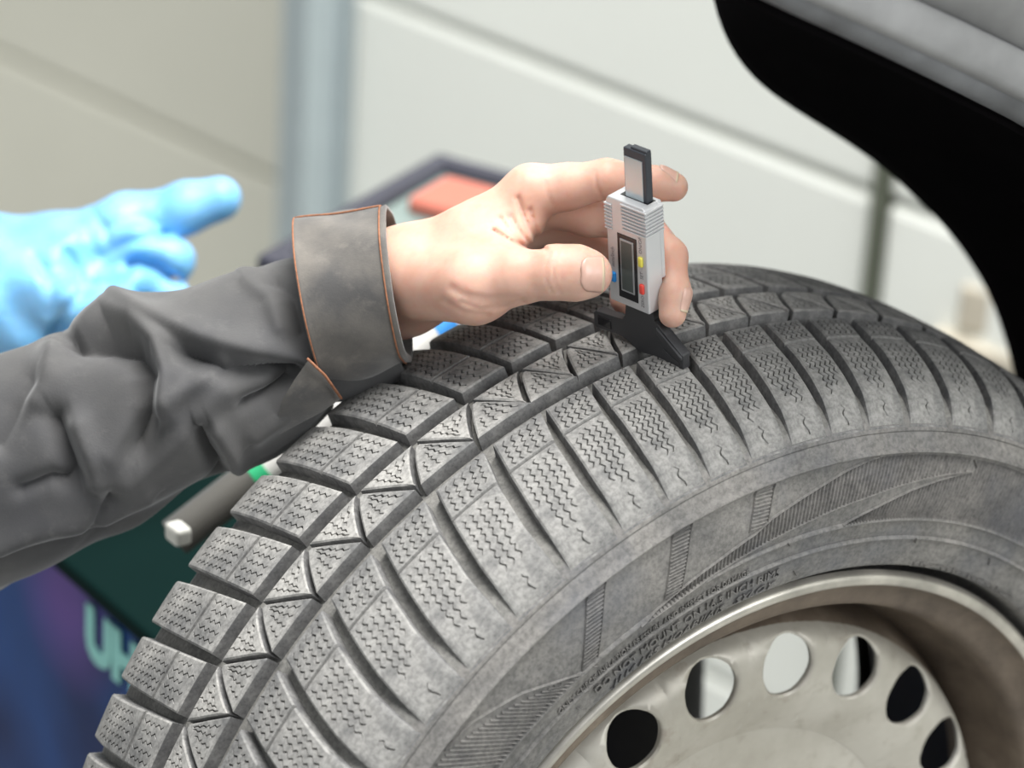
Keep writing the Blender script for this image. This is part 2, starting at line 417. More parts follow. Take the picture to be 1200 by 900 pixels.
def pitch_set(p):
    """meshes of one tread pitch spanning p degrees, slot reference at 0"""
    s = p/6.2; r = random.Random(int(p*1000)+7)
    mm = .001
    def gl(y): return R(-.034*(y/mm-17)*s)
    def hl(y): return R(.46+(y/mm-24)/66*.40)*s
    def sl(y): return R((.3+(12-y/mm)*.125)*s)
    ro = [3.5, 2.1, .9, .3, .2]
    def gr(y): return R(np.interp(-y/mm, [24, 48, 75, 97, 100], ro)*s)
    def hr(y): return R(np.interp(-y/mm, [24, 48, 75, 97], [.56, .70, .67, .52]))*s
    P = R(p); out = {}
    def rngs(segs, jit=.0015): return [(a+r.uniform(-jit, jit), b+r.uniform(-jit, jit)) for a, b in segs]
    A, B = (.0265, .0435), (.0495, .083)
    sp = []
    for k, v in enumerate((.12, .31, .50, .69, .88)):
        sg = [A, B] if k != 4 else [A, (.055, .08)]
        if r.random() < .3: sg[0] = (.031, .041)
        sp.append((v, rngs(sg)))
    out['L'] = block_mesh('tread_block', .0228, .0905, lambda y: gl(y)+hl(y), lambda y: P+gl(y)-hl(y), sp, 26, (.0009, .0044), [(.0465, .0011, .0030)])
    def dg(y):
        t = (.0135-y)/.0267; g = max(0., min(1., t))**.72
        return (P+sl(.0135))*(1-g)+sl(-.0132)*g
    hd = R(.32)*s; hs = R(.24)*s
    def wl(y): return sl(y)+hs
    out['C1'] = block_mesh('tread_block', -.0108, .0135, wl, lambda y: max(dg(y)-hd, wl(y)+R(.12)),
                           [(.2, [(-.004, .011)]), (.45, [(0, .011)]), (.70, [(.003, .0105)]), (.9, [(.005, .0105)])], 12, (.0007, .0036), sd=.0026)
    def wh(y): return P+sl(y)-hs
    out['C2'] = block_mesh('tread_block', -.0132, .0105, lambda y: min(dg(y)+hd, wh(y)-R(.12)), wh,
                           [(.16, [(-.010, -.003)]), (.4, [(-.010, .001)]), (.64, [(-.010, .004)]), (.86, [(-.010, .006)])], 12, (.0007, .0036), sd=.0026)
    A, B = (-.0265, -.0425), (-.0495, -.0775)
    sp = []
    for k, v in enumerate((.12, .31, .50, .69, .87)):
        b = (B[0]-r.uniform(0, .003), B[1]-(.006 if k in (1, 2, 3) else -.004)+r.uniform(-.003, .003))
        sg = [A, b]
        if k == 2: sg.append((-.0915, -.0965))
        sp.append((v, rngs(sg, .001)))
    out['R'] = block_mesh('tread_block', -.0236, -.0988, lambda y: gr(y)+hr(y), lambda y: P+gr(y)-hr(y), sp, 30, (.0009, .0044), [(-.0460, .0010, .0024)])
    return out
phis = [-31.5, -25.1, -18.9, -13.6, -8.9, -4.2, .4, 5.1, 9.6, 14.7, 20.2, 26.0]
lowp = [-37.7, -43.8, -49.8, -55.6, -61.6]
allp = lowp[::-1]+phis
rem = 360-(allp[-1]-allp[0]); nrem = round(rem/6.0)
st = rem/nrem
allp += [allp[-1]+st*(k+1) for k in range(nrem)]       # last equals allp[0]+360
cache = {}
for k in range(len(allp)-1):
    p = allp[k+1]-allp[k]; key = round(p*10)/10 if p != st else st
    key = key if key in cache else key
    if key not in cache: cache[key] = pitch_set(key)
    for nm in ('L', 'C1', 'C2', 'R'):
        b = link('tread_block', cache[key][nm], tire); b.rotation_euler = (0, R(allp[k]), 0)

# sidewall decoration in (theta deg, r mm)
SWR = np.array([q[1] for q in pr[len(inner)+120:]][::-1]); SWY = np.array([q[0] for q in pr[len(inner)+120:]][::-1])
def sw(thd, rmm, h=0.0):
    r = rmm*.001; y = float(np.interp(r, SWR, SWY))-h
    return np.array([r*math.sin(R(thd)), y, r*math.cos(R(thd))])
def ridge_line(pts, wmm=1.2, h=.0013, step=.8):
    V = []; F = []; P = []
    for (a, b) in zip(pts[:-1], pts[1:]):
        n = max(1, int(math.hypot((b[0]-a[0])*4.5, b[1]-a[1])/3))
        for k in range(n): P.append((a[0]+(b[0]-a[0])*k/n, a[1]+(b[1]-a[1])*k/n))
    P.append(pts[-1])
    for i, (t, r) in enumerate(P):
        a = P[max(0, i-1)]; b = P[min(len(P)-1, i+1)]
        dx, dy = (b[0]-a[0])*r*math.pi/180, b[1]-a[1]; l = math.hypot(dx, dy)+1e-9
        nx, ny = -dy/l*wmm/2, dx/l*wmm/2
        cv = 180/math.pi/r
        V += [sw(t+nx*cv, r+ny, -.0003), sw(t, r, h), sw(t-nx*cv, r-ny, -.0003)]
        if i: F += [(3*i-3, 3*i-2, 3*i+1, 3*i), (3*i-2, 3*i-1, 3*i+2, 3*i+1)]
    return V, F
def merge(parts):
    V = []; F = []
    for v, f in parts:
        n = len(V); V += list(v); F += [tuple(i+n for i in q) for q in f]
    return V, F
cres_up = [(-20.7, 258.6), (-15.4, 262.5), (-10.5, 266), (-4.8, 271.5), (-2.7, 275.9), (2.7, 282.9), (7, 289), (11.0, 293.6)]
cres_lo = [(-20.8, 258.0), (-13.8, 259.2), (-8.7, 260.6), (-2.8, 264.0), (3.0, 267.8), (10.0, 273.0), (20.0, 282.8), (24.4, 286.6)]
c2_up = [(7.4, 259.6), (11.9, 266.9), (16.5, 275), (21.0, 281.7), (24.4, 286.6)]
llc_up = [(-44, 292.5), (-40.5, 290.5), (-35.1, 279.0), (-29.3, 260.0)]
bars = [((-23.3, 293.6), (-27.7, 260.0)), ((-12.9, 293.6), (-15.9, 263.0)), ((-3.0, 293.6), (-4.4, 273.5))]
lines = [cres_up, cres_lo, c2_up, llc_up]
parts = [ridge_line(l) for l in lines]
for (a, b) in bars:
    for s in (-1, 1): parts.append(ridge_line([(a[0]+s*1.15, a[1]), (b[0]+s*1.15, b[1])], .8, .0009))
V, F = merge(parts)
link('sidewall_ridge', mesh('sidewall_ridge', V, F, 60), tire, MAT['side'])
def fi(t, pl): return np.interp(t, [q[0] for q in pl], [q[1] for q in pl])
ribs = []
def rib(t0, r0, t1, r1): ribs.append(ridge_line([(t0, r0), (t1, r1)], 1.25, .0010))
t = -19.5
while t < 24:
    hi_ = min(fi(t+.6, cres_up) if t < 10.4 else 293.6, 293.6); lo_ = fi(t, cres_lo)
    if hi_-lo_ > .8: rib(t, lo_+.3, t+.7*(hi_-lo_)/20, hi_-.3)
    t += .50
t = 8.0
while t < 64:
    hi_ = fi(t, c2_up) if t < 24.4 else 293.2
    if hi_-259.6 > .8: rib(t, 259.6, t+.5*(hi_-259.6)/30, hi_-.3)
    t += .46
t = -43
while t < -29.5:
    lo_, hi_ = 259.6, fi(t, llc_up)-.4
    if hi_-lo_ > 1: rib(t-2.8*(hi_-lo_)/30, hi_, t+1.2, max(lo_, hi_-(hi_-lo_)))
    t += .55
for (a, b) in bars:
    n = int((a[1]-b[1])/1.7)
    for k in range(n):
        f = (k+.5)/n; tt = b[0]+(a[0]-b[0])*f; r_ = b[1]+(a[1]-b[1])*f
        rib(tt-1.0, r_+.5, tt+1.0, r_-.6)
V, F = merge(ribs)
hr_o = link('hatch_ribs', mesh('hatch_ribs', V, F, 60), tire, MAT['side']); hr_o['kind'] = 'stuff'
# short bleed spews standing proud of the sidewall
for (t_, r_) in ((-27.5, 257.0), (-13.2, 247.5), (-.5, 257.5), (-2.5, 243.0), (1.5, 236.5), (1.0, 227.8), (19.5, 246.6), (24.4, 291), (33.8, 243.5), (38.5, 258), (29.5, 227.8), (-31.5, 240), (-30.2, 230.0)):
    V, F = ridge_line([(t_, r_+1.6), (t_+.6, r_-1.8)], .7, .0012)
    link('rubber_spew', mesh('rubber_spew', V, F), tire, MAT['side'])

def text_on_sidewall(name, body, t0, t1, r, size, shear=0.0, h=.0006, mat='side', matobj=None, space=1.0):
    cu = bpy.data.curves.new('text', 'FONT'); cu.body = body; cu.size = size; cu.extrude = h; cu.shear = shear
    cu.space_character = space; cu.resolution_u = 2
    o = bpy.data.objects.new('text', cu); COL.objects.link(o)
    bpy.context.view_layer.update()
    me = bpy.data.meshes.new_from_object(o.evaluated_get(bpy.context.evaluated_depsgraph_get()))
    bpy.data.objects.remove(o)
    xs_ = [v.co.x for v in me.vertices]; x0, x1 = min(xs_), max(xs_)
    for v in me.vertices:
        f = (v.co.x-x0)/(x1-x0); tt = t0+(t1-t0)*f; rr_ = r+v.co.y*1000
        p = sw(tt, rr_, v.co.z); v.co = p
    me.update(); return link(name, me, tire, MAT[mat])
text_on_sidewall('lettering', 'DO NOT MOUNT ON 16.5 INCH RIMS', -28.6, -.9, 239.4, .0068, h=.0013)
text_on_sidewall('lettering', 'ONLY CHECK INFLATION PRESSURE AND INSPECT FOR DAMAGE', -33.5, -5.6, 248.9, .0048, h=.0010)
text_on_sidewall('lettering', '.J114 / 65 HOARIIAIS   SYLOY', -26.6, -1.2, 232.4, .0064, shear=.35, h=.0012)
V, F = merge([ridge_line([(22+k*1.05, 232.6+.8*math.sin(k*2.1)), (22.5+k*1.05, 230.0+.6*math.sin(k*1.3))], 1.3, .0009) for k in range(20)]+[ridge_line([(21.8, 232.8), (43, 232.8)], .7, .0006), ridge_line([(21.8, 230.2), (43, 230.2)], .7, .0006)])
link('worn_lettering', mesh('worn_lettering', V, F, 60), tire, MAT['side'])

# steel rim
rp = [(-.0905, .2235), (-.0925, .2228), (-.0945, .2215), (-.0952, .2195), (-.0948, .2172), (-.0935, .2158), (-.0915, .2145),
      (-.0890, .2125), (-.0860, .2085), (-.0850, .2040), (-.0835, .2010), (-.079, .1990), (-.069, .1978), (-.058, .1968), (-.052, .1950), (-.046, .1920), (-.038, .1868),
      (-.032, .1872), (-.026, .195), (-.018, .203), (.0, .2045), (.05, .2045), (.058, .206), (.060, .209), (.058, .2095), (.05, .208), (.0, .207), (-.018, .206), (-.028, .198), (-.040, .195), (-.06, .203), (-.085, .211), (-.0905, .2235)]
V, F = revolve(rp, 240); me = mesh('steel_rim', V, F, 50)
nj = len(rp)-1
set_mats(me, [MAT['lip'], MAT['grime_shade'], MAT['strut']], [0 if (q % nj) < 5 else (1 if (q % nj) < 17 else 2) for q in range(len(F))])  # inner barrel near-black: the shadow inside the rim is put into its colour
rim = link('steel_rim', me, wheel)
# wheel disc with round vent holes: sectors, each lofted from its hole to the sector border
NH = 20; r_h = .1590; rho = .0162; rA, rB = .118, .1785
def disc_y(r): return np.interp(r, [.06, .118, .130, .145, .160, .170, .176, .180, .184, .188], [-.058, -.060, -.0665, -.071, -.0705, -.0680, -.0630, -.053, -.042, -.034])
V = []; F = []
NA = 40
half_ = .1590*math.pi/20
ANG = sorted([2*math.pi*a/36+.03 for a in range(36)]+[math.atan2(.1785-.1590, half_), math.atan2(.1785-.1590, -half_), 2*math.pi+math.atan2(.118-.1590, -half_), 2*math.pi+math.atan2(.118-.1590, half_)])
def add_ring(fn, th0):
    i0 = len(V)
    for a in ANG:
        s_, r_, dy = fn(a); th = th0+s_/r_h
        V.append((r_*math.sin(th), float(disc_y(r_))+dy, r_*math.cos(th)))
    return i0
half = r_h*math.pi/NH
def bord(a):
    c_, s_ = math.cos(a), math.sin(a)
    k = min(half/abs(c_) if abs(c_) > 1e-6 else 9, ((rB-r_h) if s_ > 0 else (r_h-rA))/abs(s_) if abs(s_) > 1e-6 else 9)
    return k*c_, r_h+k*s_, 0.0
for h_ in range(NH):
    th0 = R(12+18*h_); rings = []
    rings.append(add_ring(lambda a: (rho*1.02*math.cos(a), r_h+rho*1.02*math.sin(a), .0040), th0))
    rings.append(add_ring(lambda a: (rho*math.cos(a), r_h+rho*math.sin(a), .0015), th0))
    rings.append(add_ring(lambda a: ((rho+.0012)*math.cos(a), r_h+(rho+.0012)*math.sin(a), .0002), th0))
    for f in (.25, .5, .75, 1.0):
        def fn(a, f=f):
            q = bord(a); c0 = ((rho+.0012)*math.cos(a), r_h+(rho+.0012)*math.sin(a))
            return c0[0]+(q[0]-c0[0])*f, c0[1]+(q[1]-c0[1])*f, 0.0
        rings.append(add_ring(fn, th0))
    for a, b in zip(rings[:-1], rings[1:]):
        for k in range(NA): F.append((a+k, a+(k+1) % NA, b+(k+1) % NA, b+k))
hub_p = [(-.046, .1875), (-.052, .186)]; V2, F2 = revolve([(float(disc_y(r_))+.0006, r_) for r_ in (.1190, .1175)]+[(float(disc_y(r_)), r_) for r_ in (.10, .085, .08)]+[(-.075, .070), (-.078, .04), (-.078, .001)], 120)
n = len(V); V += [tuple(q) for q in V2]; F += [tuple(i+n for i in q) for q in F2]
V2, F2 = revolve([(float(disc_y(r_)), r_) for r_ in (.1784, .180, .182, .184, .186, .188)], 240)
n = len(V); V += [tuple(q) for q in V2]; F += [tuple(i+n for i in q) for q in F2]
disc = mesh('wheel_disc', V, F, 50)
bm = bmesh.new(); bm.from_mesh(disc); bmesh.ops.remove_doubles(bm, verts=bm.verts, dist=.00005)
bmesh.ops.recalc_face_normals(bm, faces=bm.faces); bm.to_mesh(disc); bm.free()
disc.polygons.foreach_set('use_smooth', [True]*len(disc.polygons)); disc.set_sharp_from_angle(angle=R(50))
disc.materials.append(MAT['steel']); disc.materials.append(MAT['grime_shade'])
disc.polygons.foreach_set('material_index', [1 if math.hypot(p_.center.x, p_.center.z) > .1788 else 0 for p_ in disc.polygons])  # outer ring darker: rust and dirt, plus shade put into the colour
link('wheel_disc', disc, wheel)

# ------------------------------------------------------------------ car: arch liner, fender, strut
car = empty('car', matrix=M)
tag(car, 'car front wing with black wheel arch and dusty grey lip above the tyre', 'car')
def wy(u, v, y):
    d = wheel_pt(u, v, 1.0)-CAM; return CAM+d*((y-CAM[1])/d[1])
def smooth_path(P, n):
    P = np.array(P, float); t = np.concatenate([[0], np.cumsum(np.linalg.norm(np.diff(P, axis=0), axis=1))])
    T = np.linspace(0, t[-1], n); Q = np.stack([np.interp(T, t, P[:, k]) for k in range(P.shape[1])], -1)
    for _ in range(6): Q[1:-1] = (Q[:-2]+2*Q[1:-1]+Q[2:])/4
    return Q
inner_e = smooth_path([wy(*q, .17) for q in ((835, -60), (842, 0), (852, 35), (868, 66), (890, 92), (930, 120), (1000, 163), (1050, 200), (1120, 270), (1165, 340), (1192, 425), (1208, 540), (1212, 680), (1214, 800))], 70)
outer_e = smooth_path([wy(*q, -.125) for q in ((780, -60), (900, 5), (1000, 50), (1064, 81), (1105, 100.5), (1152, 125), (1200, 148), (1270, 195), (1330, 255), (1378, 340), (1408, 450), (1422, 580), (1425, 720))], 70)
def loft(name, rows, mat, parent, thick=0.0):
    rows = [np.array(r_) for r_ in rows]; n = len(rows[0]); V = np.concatenate(rows); F = []
    for j in range(len(rows)-1):
        for i in range(n-1): F.append((j*n+i, j*n+i+1, (j+1)*n+i+1, (j+1)*n+i))
    me = mesh(name, V, F, 60); o = link(name, me, parent, mat)
    if thick:
        m_ = o.modifiers.new('thick', 'SOLIDIFY'); m_.thickness = thick; m_.offset = 1
    return o
mid = []
for f in (0, .03, .2, .4, .6, .8, .95, 1):
    rr_ = inner_e*(1-f)+outer_e*f; bulge = .05*math.sin(math.pi*f)
    rad = np.stack([rr_[:, 0], np.zeros(len(rr_)), rr_[:, 2]], -1); rad /= np.linalg.norm(rad, axis=1)[:, None]
    mid.append(rr_+rad*bulge)
loft('wheel_arch_liner', mid, MAT['liner'], car, .004)
# rolled lip and body panel above it
lipc = outer_e+np.array([0, -.004, .0125])
V, F = tube_verts(lipc, .0105, 14); link('arch_lip', mesh('arch_lip', V, F, 60), car, MAT['clad'])
rad = np.stack([outer_e[:, 0], np.zeros(len(outer_e)), outer_e[:, 2]], -1); rad /= np.linalg.norm(rad, axis=1)[:, None]
rows = [outer_e+rad*a+np.array([0, b, 0]) for a, b in ((.012, -.012), (.017, -.0145), (.030, -.014), (.034, -.010), (.036, -.012), (.07, -.03), (.12, -.045), (.2, -.05), (.32, -.03))]
loft('fender_panel', rows, MAT['fender'], car, .003)
# suspension strut and hub carrier seen through the vent holes
def upright(u, v, y, rad, side):
    p = wy(u, v, y)+rt*side*rad
    V, F = tube_verts([(p[0], p[1], p[2]-.30), (p[0], p[1], p[2]), (p[0], p[1], p[2]+.14)], rad, 24); return mesh('upright', V, F, 60)
link('suspension_strut', upright(1006, 783, .21, .048, 1), car, MAT['strut'])
link('brake_housing', upright(825, 815, .21, .05, -1), car, MAT['strut'])

# ------------------------------------------------------------------ tread depth caliper
CO = np.array([-0.02639328, -0.01391784, 0.36009882])
CB = np.array([[0.2000989734984822, -0.9760661790505213, -0.0851775493810981], [-0.9797617770464753, -0.19887527265257324, -0.022704320428005322], [-0.005221210931057915, -0.08799681835771303, 0.9961070720135127]])
CMX = M @ Matrix(((CB[0, 0], CB[0, 1], CB[0, 2], CO[0]), (CB[1, 0], CB[1, 1], CB[1, 2], CO[1]), (CB[2, 0], CB[2, 1], CB[2, 2], CO[2]), (0, 0, 0, 1))) @ Matrix.Diagonal((.001, .001, .001, 1))
# origin at the base of the tool
BASEZ = -27.2
cal = empty('depth_caliper', matrix=CMX @ Matrix.Translation((0, 0, BASEZ)))
tag(cal, 'silver digital tread depth caliper with black base standing on the tyre', 'caliper')
UPZ = Matrix.Translation((0, 0, -BASEZ))
def cpart(name, bm, mat, smooth=24, parent=None):
    smooth = min(smooth, 14) if smooth != 60 else smooth
    me = bm_mesh(name, bm, smooth)
    if parent is None: return link(name, me, cal, mat, UPZ)
    return link(name, me, parent, mat)
W2, D2, HH = 13.1, 6.6, 58.4
bm = bmesh.new()
# body outline with the step cut out of the lower right rear corner
prism_bm(bm, [(-W2, 0), (W2, 0), (W2, HH-2.5), (W2-1.5, HH), (-W2+1.5, HH), (-W2, HH-2.5)], -D2+2.6, D2, .7)
prism_bm(bm, [(-W2, 16), (W2, 16), (W2, HH-2.5), (W2-1.5, HH), (-W2+1.5, HH), (-W2, HH-2.5)], -D2, -D2+2.9, .7)
body = cpart('body', bm, MAT['silver'])
for k in range(8):                                    # grip ribs wrapping the right shoulder
    z = 57.0-1.9*k
    bm = bmesh.new(); prism_bm(bm, [(-3.0+.1*k, z-1.05), (W2+.9, z-1.05), (W2+.9, z), (-3.0+.1*k, z)], -D2+.6, D2+.8, .35)
    cpart('grip_rib', bm, MAT['silver'], 50, body)
for k in range(8):
    z = 54.6-1.9*k
    bm = bmesh.new(); box_bm(bm, (-W2+1.7, 0, z-.5), (4.9, 2*D2+1.4, 1.05), None, .35)
    cpart('grip_rib', bm, MAT['silver'], 50, body)
bm = bmesh.new(); prism_bm(bm, [(-6.4, 4.2), (6.2, 4.2), (6.6, 40), (-6.0, 40)], D2-.3, D2+.25, .12); dsp = cpart('display_bezel', bm, MAT['bezel'])
bm = bmesh.new(); prism_bm(bm, [(-4.6, 8.2), (4.3, 8.2), (4.6, 37.6), (-4.3, 37.6)], D2, D2+.55, .3); cpart('display_frame', bm, MAT['lcdframe'], 40, dsp)
bm = bmesh.new(); prism_bm(bm, [(-3.8, 9.2), (3.5, 9.2), (3.8, 36.6), (-3.5, 36.6)], D2, D2+.62, .1); cpart('screen', bm, MAT['lcd'], 40, dsp)
for nm, x, z, mt in (('blue_button', -9.5, 14.0, 'bluebtn'), ('yellow_button', 9.1, 28.6, 'yelbtn'), ('red_button', 9.2, 13.4, 'redbtn')):
    bm = bmesh.new(); box_bm(bm, (x, D2+.35, z), (2.9, 2.0, 5.6), None, .9, 3); cpart(nm, bm, MAT[mt], 60)
def cal_text(s, x, z, size):
    cu = bpy.data.curves.new('t', 'FONT'); cu.body = s; cu.size = size; cu.extrude = .04; cu.align_x = 'CENTER'; cu.resolution_u = 2
    o_ = bpy.data.objects.new('t', cu); COL.objects.link(o_); bpy.context.view_layer.update()
    me = bpy.data.meshes.new_from_object(o_.evaluated_get(bpy.context.evaluated_depsgraph_get())); bpy.data.objects.remove(o_)
    # text runs up the face: text x -> local z, text y -> local -x ; normal +y
    me.transform(Matrix(((0, -1, 0, x), (0, 0, 1, D2+.05), (1, 0, 0, z), (0, 0, 0, 1))))
    return link('printed_text', me, body, MAT['ink'])
cal_text('mm/inch', -8.8, 25.2, 3.2); cal_text('ON/OFF', 9.9, 38.2, 2.9); cal_text('SET', 9.9, 20.8, 2.7); cal_text('ZERO', 9.9, 6.2, 2.6)
# sliding depth rod
bm = bmesh.new(); box_bm(bm, (2.4, -1.2, 58), (14.6, 4.4, 54), None, .5); sl = cpart('slide', bm, MAT['slide'])
bm = bmesh.new(); box_bm(bm, (1.6, 1.1, 66.5), (11.6, .5, 28), None, .15); cpart('slide_strip', bm, MAT['sticker'], 40, sl)
bm = bmesh.new(); box_bm(bm, (4.5, -1.4, 85.4), (10.5, 3.4, 1.6), None, .4); cpart('slide_cap', bm, MAT['slide'], 40, sl)
bm = bmesh.new(); box_bm(bm, (1.5, -1.2, 58.3), (18.2, 6.0, .5), None, .15); cpart('slot_frame', bm, MAT['bezel'])
# black base blade
bm = bmesh.new()
prism_bm(bm, [(-29, -15), (-27, -13.2), (-8.5, -12.6), (-6.5, -9), (-6.5, 2), (12.0, 2), (12.0, -5.5), (15.3, -7.2), (20, -11.5), (30.6, -18.8), (30.6, -27.2), (28.8, -27.2), (22, -25.6), (13, -24.8), (4.5, -27), (-1.5, -26.2), (-6, -22.6), (-12, -21.6), (-27, -23.5), (-29, -23)], -2.6, 2.6, .55)
bl = cpart('base_blade', bm, MAT['blackp'])
bm = bmesh.new(); prism_bm(bm, [(14.2, -8.0), (20, -12.6), (30.2, -19.6), (30.2, -21.5), (19.0, -15.4), (14.2, -12.0)], -3.7, 3.7, .5); cpart('blade_flange', bm, MAT['blackp'], 40, bl)
bm = bmesh.new(); prism_bm(bm, [(17, -20.8), (27, -25.3), (28, -25.3), (28, -23.7), (18, -19.3)], 2.3, 3.0, .2); cpart('blade_recess_rib', bm, MAT['blackp'], 40, bl)
bm = bmesh.new(); box_bm(bm, (-21.5, 2.7, -18.2), (9, .7, 5.2), None, .25); cpart('blade_window', bm, MAT['bezel'], 40, bl)
bm = bmesh.new(); box_bm(bm, (2.5, -4.6, -1.5), (19, 4.0, 19), None, .6); cpart('rear_guide', bm, MAT['blackp'], 40, bl)

# ------------------------------------------------------------------ signed-distance bodies (hands)
def rcone(P, a, b, ra, rb):
    ab = b-a; t = np.clip(((P-a)@ab)/(ab@ab), 0, 1)
    return np.linalg.norm(P-a-t[:, None]*ab, axis=1)-(ra+(rb-ra)*t)
def smin(a, b, k):
    h = np.clip(.5+.5*(b-a)/k, 0, 1); return b+(a-b)*h-k*h*(1-h)
def smax(a, b, k): return -smin(-a, -b, k)
def surface_nets(f, lo, hi, h, newton=2):
    lo = np.array(lo, float); n = np.ceil((np.array(hi)-lo)/h).astype(int)+1
    ax = [lo[i]+h*np.arange(n[i]) for i in range(3)]
    val = np.empty(n)
    for i in range(n[0]):                              # slab by slab keeps memory low
        g = np.stack(np.meshgrid(ax[0][i:i+1], ax[1], ax[2], indexing='ij'), -1).reshape(-1, 3)
        val[i] = f(g).reshape(n[1], n[2])
    ins = val < 0
    cn = n-1; acc = np.zeros((*cn, 3)); cnt = np.zeros(cn)
    cross = []
    for d in range(3):
        sa = [slice(None)]*3; sb = [slice(None)]*3; sa[d] = slice(0, -1); sb[d] = slice(1, None)
        c = ins[tuple(sa)] != ins[tuple(sb)]
        idx = np.argwhere(c)
        va = val[tuple(sa)][c]; vb = val[tuple(sb)][c]; t = va/(va-vb)
        pos = lo+idx*h; pos[:, d] += t*h
        flip = ins[tuple(sa)][c]
        o1, o2 = [k for k in range(3) if k != d]
        for da in (0, -1):
            for db in (0, -1):
                q = idx.copy(); q[:, o1] += da; q[:, o2] += db
                ok = ((q >= 0) & (q < cn)).all(1)
                np.add.at(acc, tuple(q[ok].T), pos[ok]); np.add.at(cnt, tuple(q[ok].T), 1)
        cross.append((d, idx, flip))
    has = cnt > 0; ids = -np.ones(cn, int); ids[has] = np.arange(has.sum())
    V = acc[has]/cnt[has][:, None]; F = []
    for d, idx, flip in cross:
        o1, o2 = [(1, 2), (2, 0), (0, 1)][d]
        qs = []
        for da, db in ((0, 0), (-1, 0), (-1, -1), (0, -1)):
            q = idx.copy(); q[:, o1] += da; q[:, o2] += db; qs.append(q)
        ok = np.all([((q >= 0) & (q < cn)).all(1) for q in qs], axis=0)
        fi_ = np.stack([ids[tuple(q[ok].T)] for q in qs], 1); fl = flip[ok]
        fi_[~fl] = fi_[~fl][:, ::-1]; F.append(fi_)
    F = np.concatenate(F)
    for _ in range(newton):
        e = h*.25; g = np.stack([f(V+np.eye(3)[k]*e)-f(V-np.eye(3)[k]*e) for k in range(3)], 1)/(2*e)
        d0 = f(V); st_ = -d0[:, None]*g/np.maximum((g**2).sum(1), .2)[:, None]
        l = np.linalg.norm(st_, axis=1)[:, None]; V = V+st_*np.minimum(1, .6*h/np.maximum(l, 1e-9))
    return V, F
def poly_dist2(P2, pts):
    best = np.full(len(P2), 1e9)
    for a, b in zip(pts[:-1], pts[1:]):
        a = np.array(a); ab = np.array(b)-a; t = np.clip(((P2-a)@ab)/(ab@ab+1e-12), 0, 1)
        best = np.minimum(best, ((P2-a-t[:, None]*ab)**2).sum(1))
    return best

# ---- bare left hand holding the caliper; coordinates in the camera-aligned metric frame
D0 = 1.700
def cp(u, v, dz=0.0): return cam_pt(u, v, D0+dz*.001)
PXM = FPX/D0
def px(P): return np.stack([600+FPX*P[:, 0]/-P[:, 2], 450-FPX*P[:, 1]/-P[:, 2]], -1)
palm_segs = [  # a, b, ra, rb (mm)
    (cp(300, 425, 72), cp(400, 364, 62), 18, 19), (cp(300, 430, 76), cp(400, 372, 66), 18, 19),
    (cp(400, 364, 62), cp(474, 322, 38), 19, 23), (cp(400, 372, 66), cp(474, 346, 54), 19, 20),
    (cp(474, 318, 37), cp(560, 281, 18), 21, 17.5), (cp(560, 280, 18), cp(622, 224, 15), 17.5, 12.2),
    (cp(474, 325, 42), cp(560, 285, 34), 20, 16.5), (cp(560, 283, 34), cp(628, 236, 34), 16.5, 12),
    (cp(474, 334, 46), cp(560, 295, 52), 20, 16), (cp(560, 295, 52), cp(624, 258, 54), 16, 12),
    (cp(474, 342, 54), cp(560, 315, 66), 20, 16), (cp(560, 315, 66), cp(612, 285, 72), 15, 11),
]
thumb_segs = [(cp(500, 330, 18), cp(556, 334, -4), 18, 18.5), (cp(556, 334, -4), cp(604, 324, -14), 17.3, 12.8),
              (cp(604, 324, -14), cp(652, 319, -19), 12.4, 11.8), (cp(652, 319, -19), cp(678, 320, -19), 11.8, 12.0), (cp(678, 320, -19), cp(692, 321, -18), 12.0, 9.6)]
finger = {
 'index': [(cp(622, 224, 15), cp(664, 219, 13), 12.6, 11.4), (cp(664, 219, 13), cp(711, 210, 8), 11.2, 9.8), (cp(711, 210, 8), cp(770, 215, 14), 9.6, 8.2), (cp(770, 215, 14), cp(789, 219, 16), 8.2, 7.4)],
 'middle': [(cp(628, 236, 34), cp(690, 252, 30), 12, 10.5), (cp(690, 252, 30), cp(752, 262, 22), 10.2, 9.8), (cp(752, 262, 22), cp(785, 300, 2), 9.4, 8.4), (cp(785, 300, 2), cp(790, 343, -7), 8.2, 7.8), (cp(790, 343, -7), cp(788, 368, -9), 7.8, 6.8)],
 'ring': [(cp(624, 258, 54), cp(700, 276, 55), 11.5, 9.6), (cp(700, 276, 55), cp(740, 300, 44), 9.4, 8.8), (cp(740, 300, 44), cp(734, 344, 34), 8.4, 7.6), (cp(734, 344, 34), cp(731, 352, 32), 7.4, 6.6)],
 'little': [(cp(612, 285, 72), cp(676, 296, 74), 10.5, 8.6), (cp(676, 296, 74), cp(700, 318, 64), 8.2, 7.6), (cp(700, 318, 64), cp(694, 334, 58), 7.2, 6.2)],
}
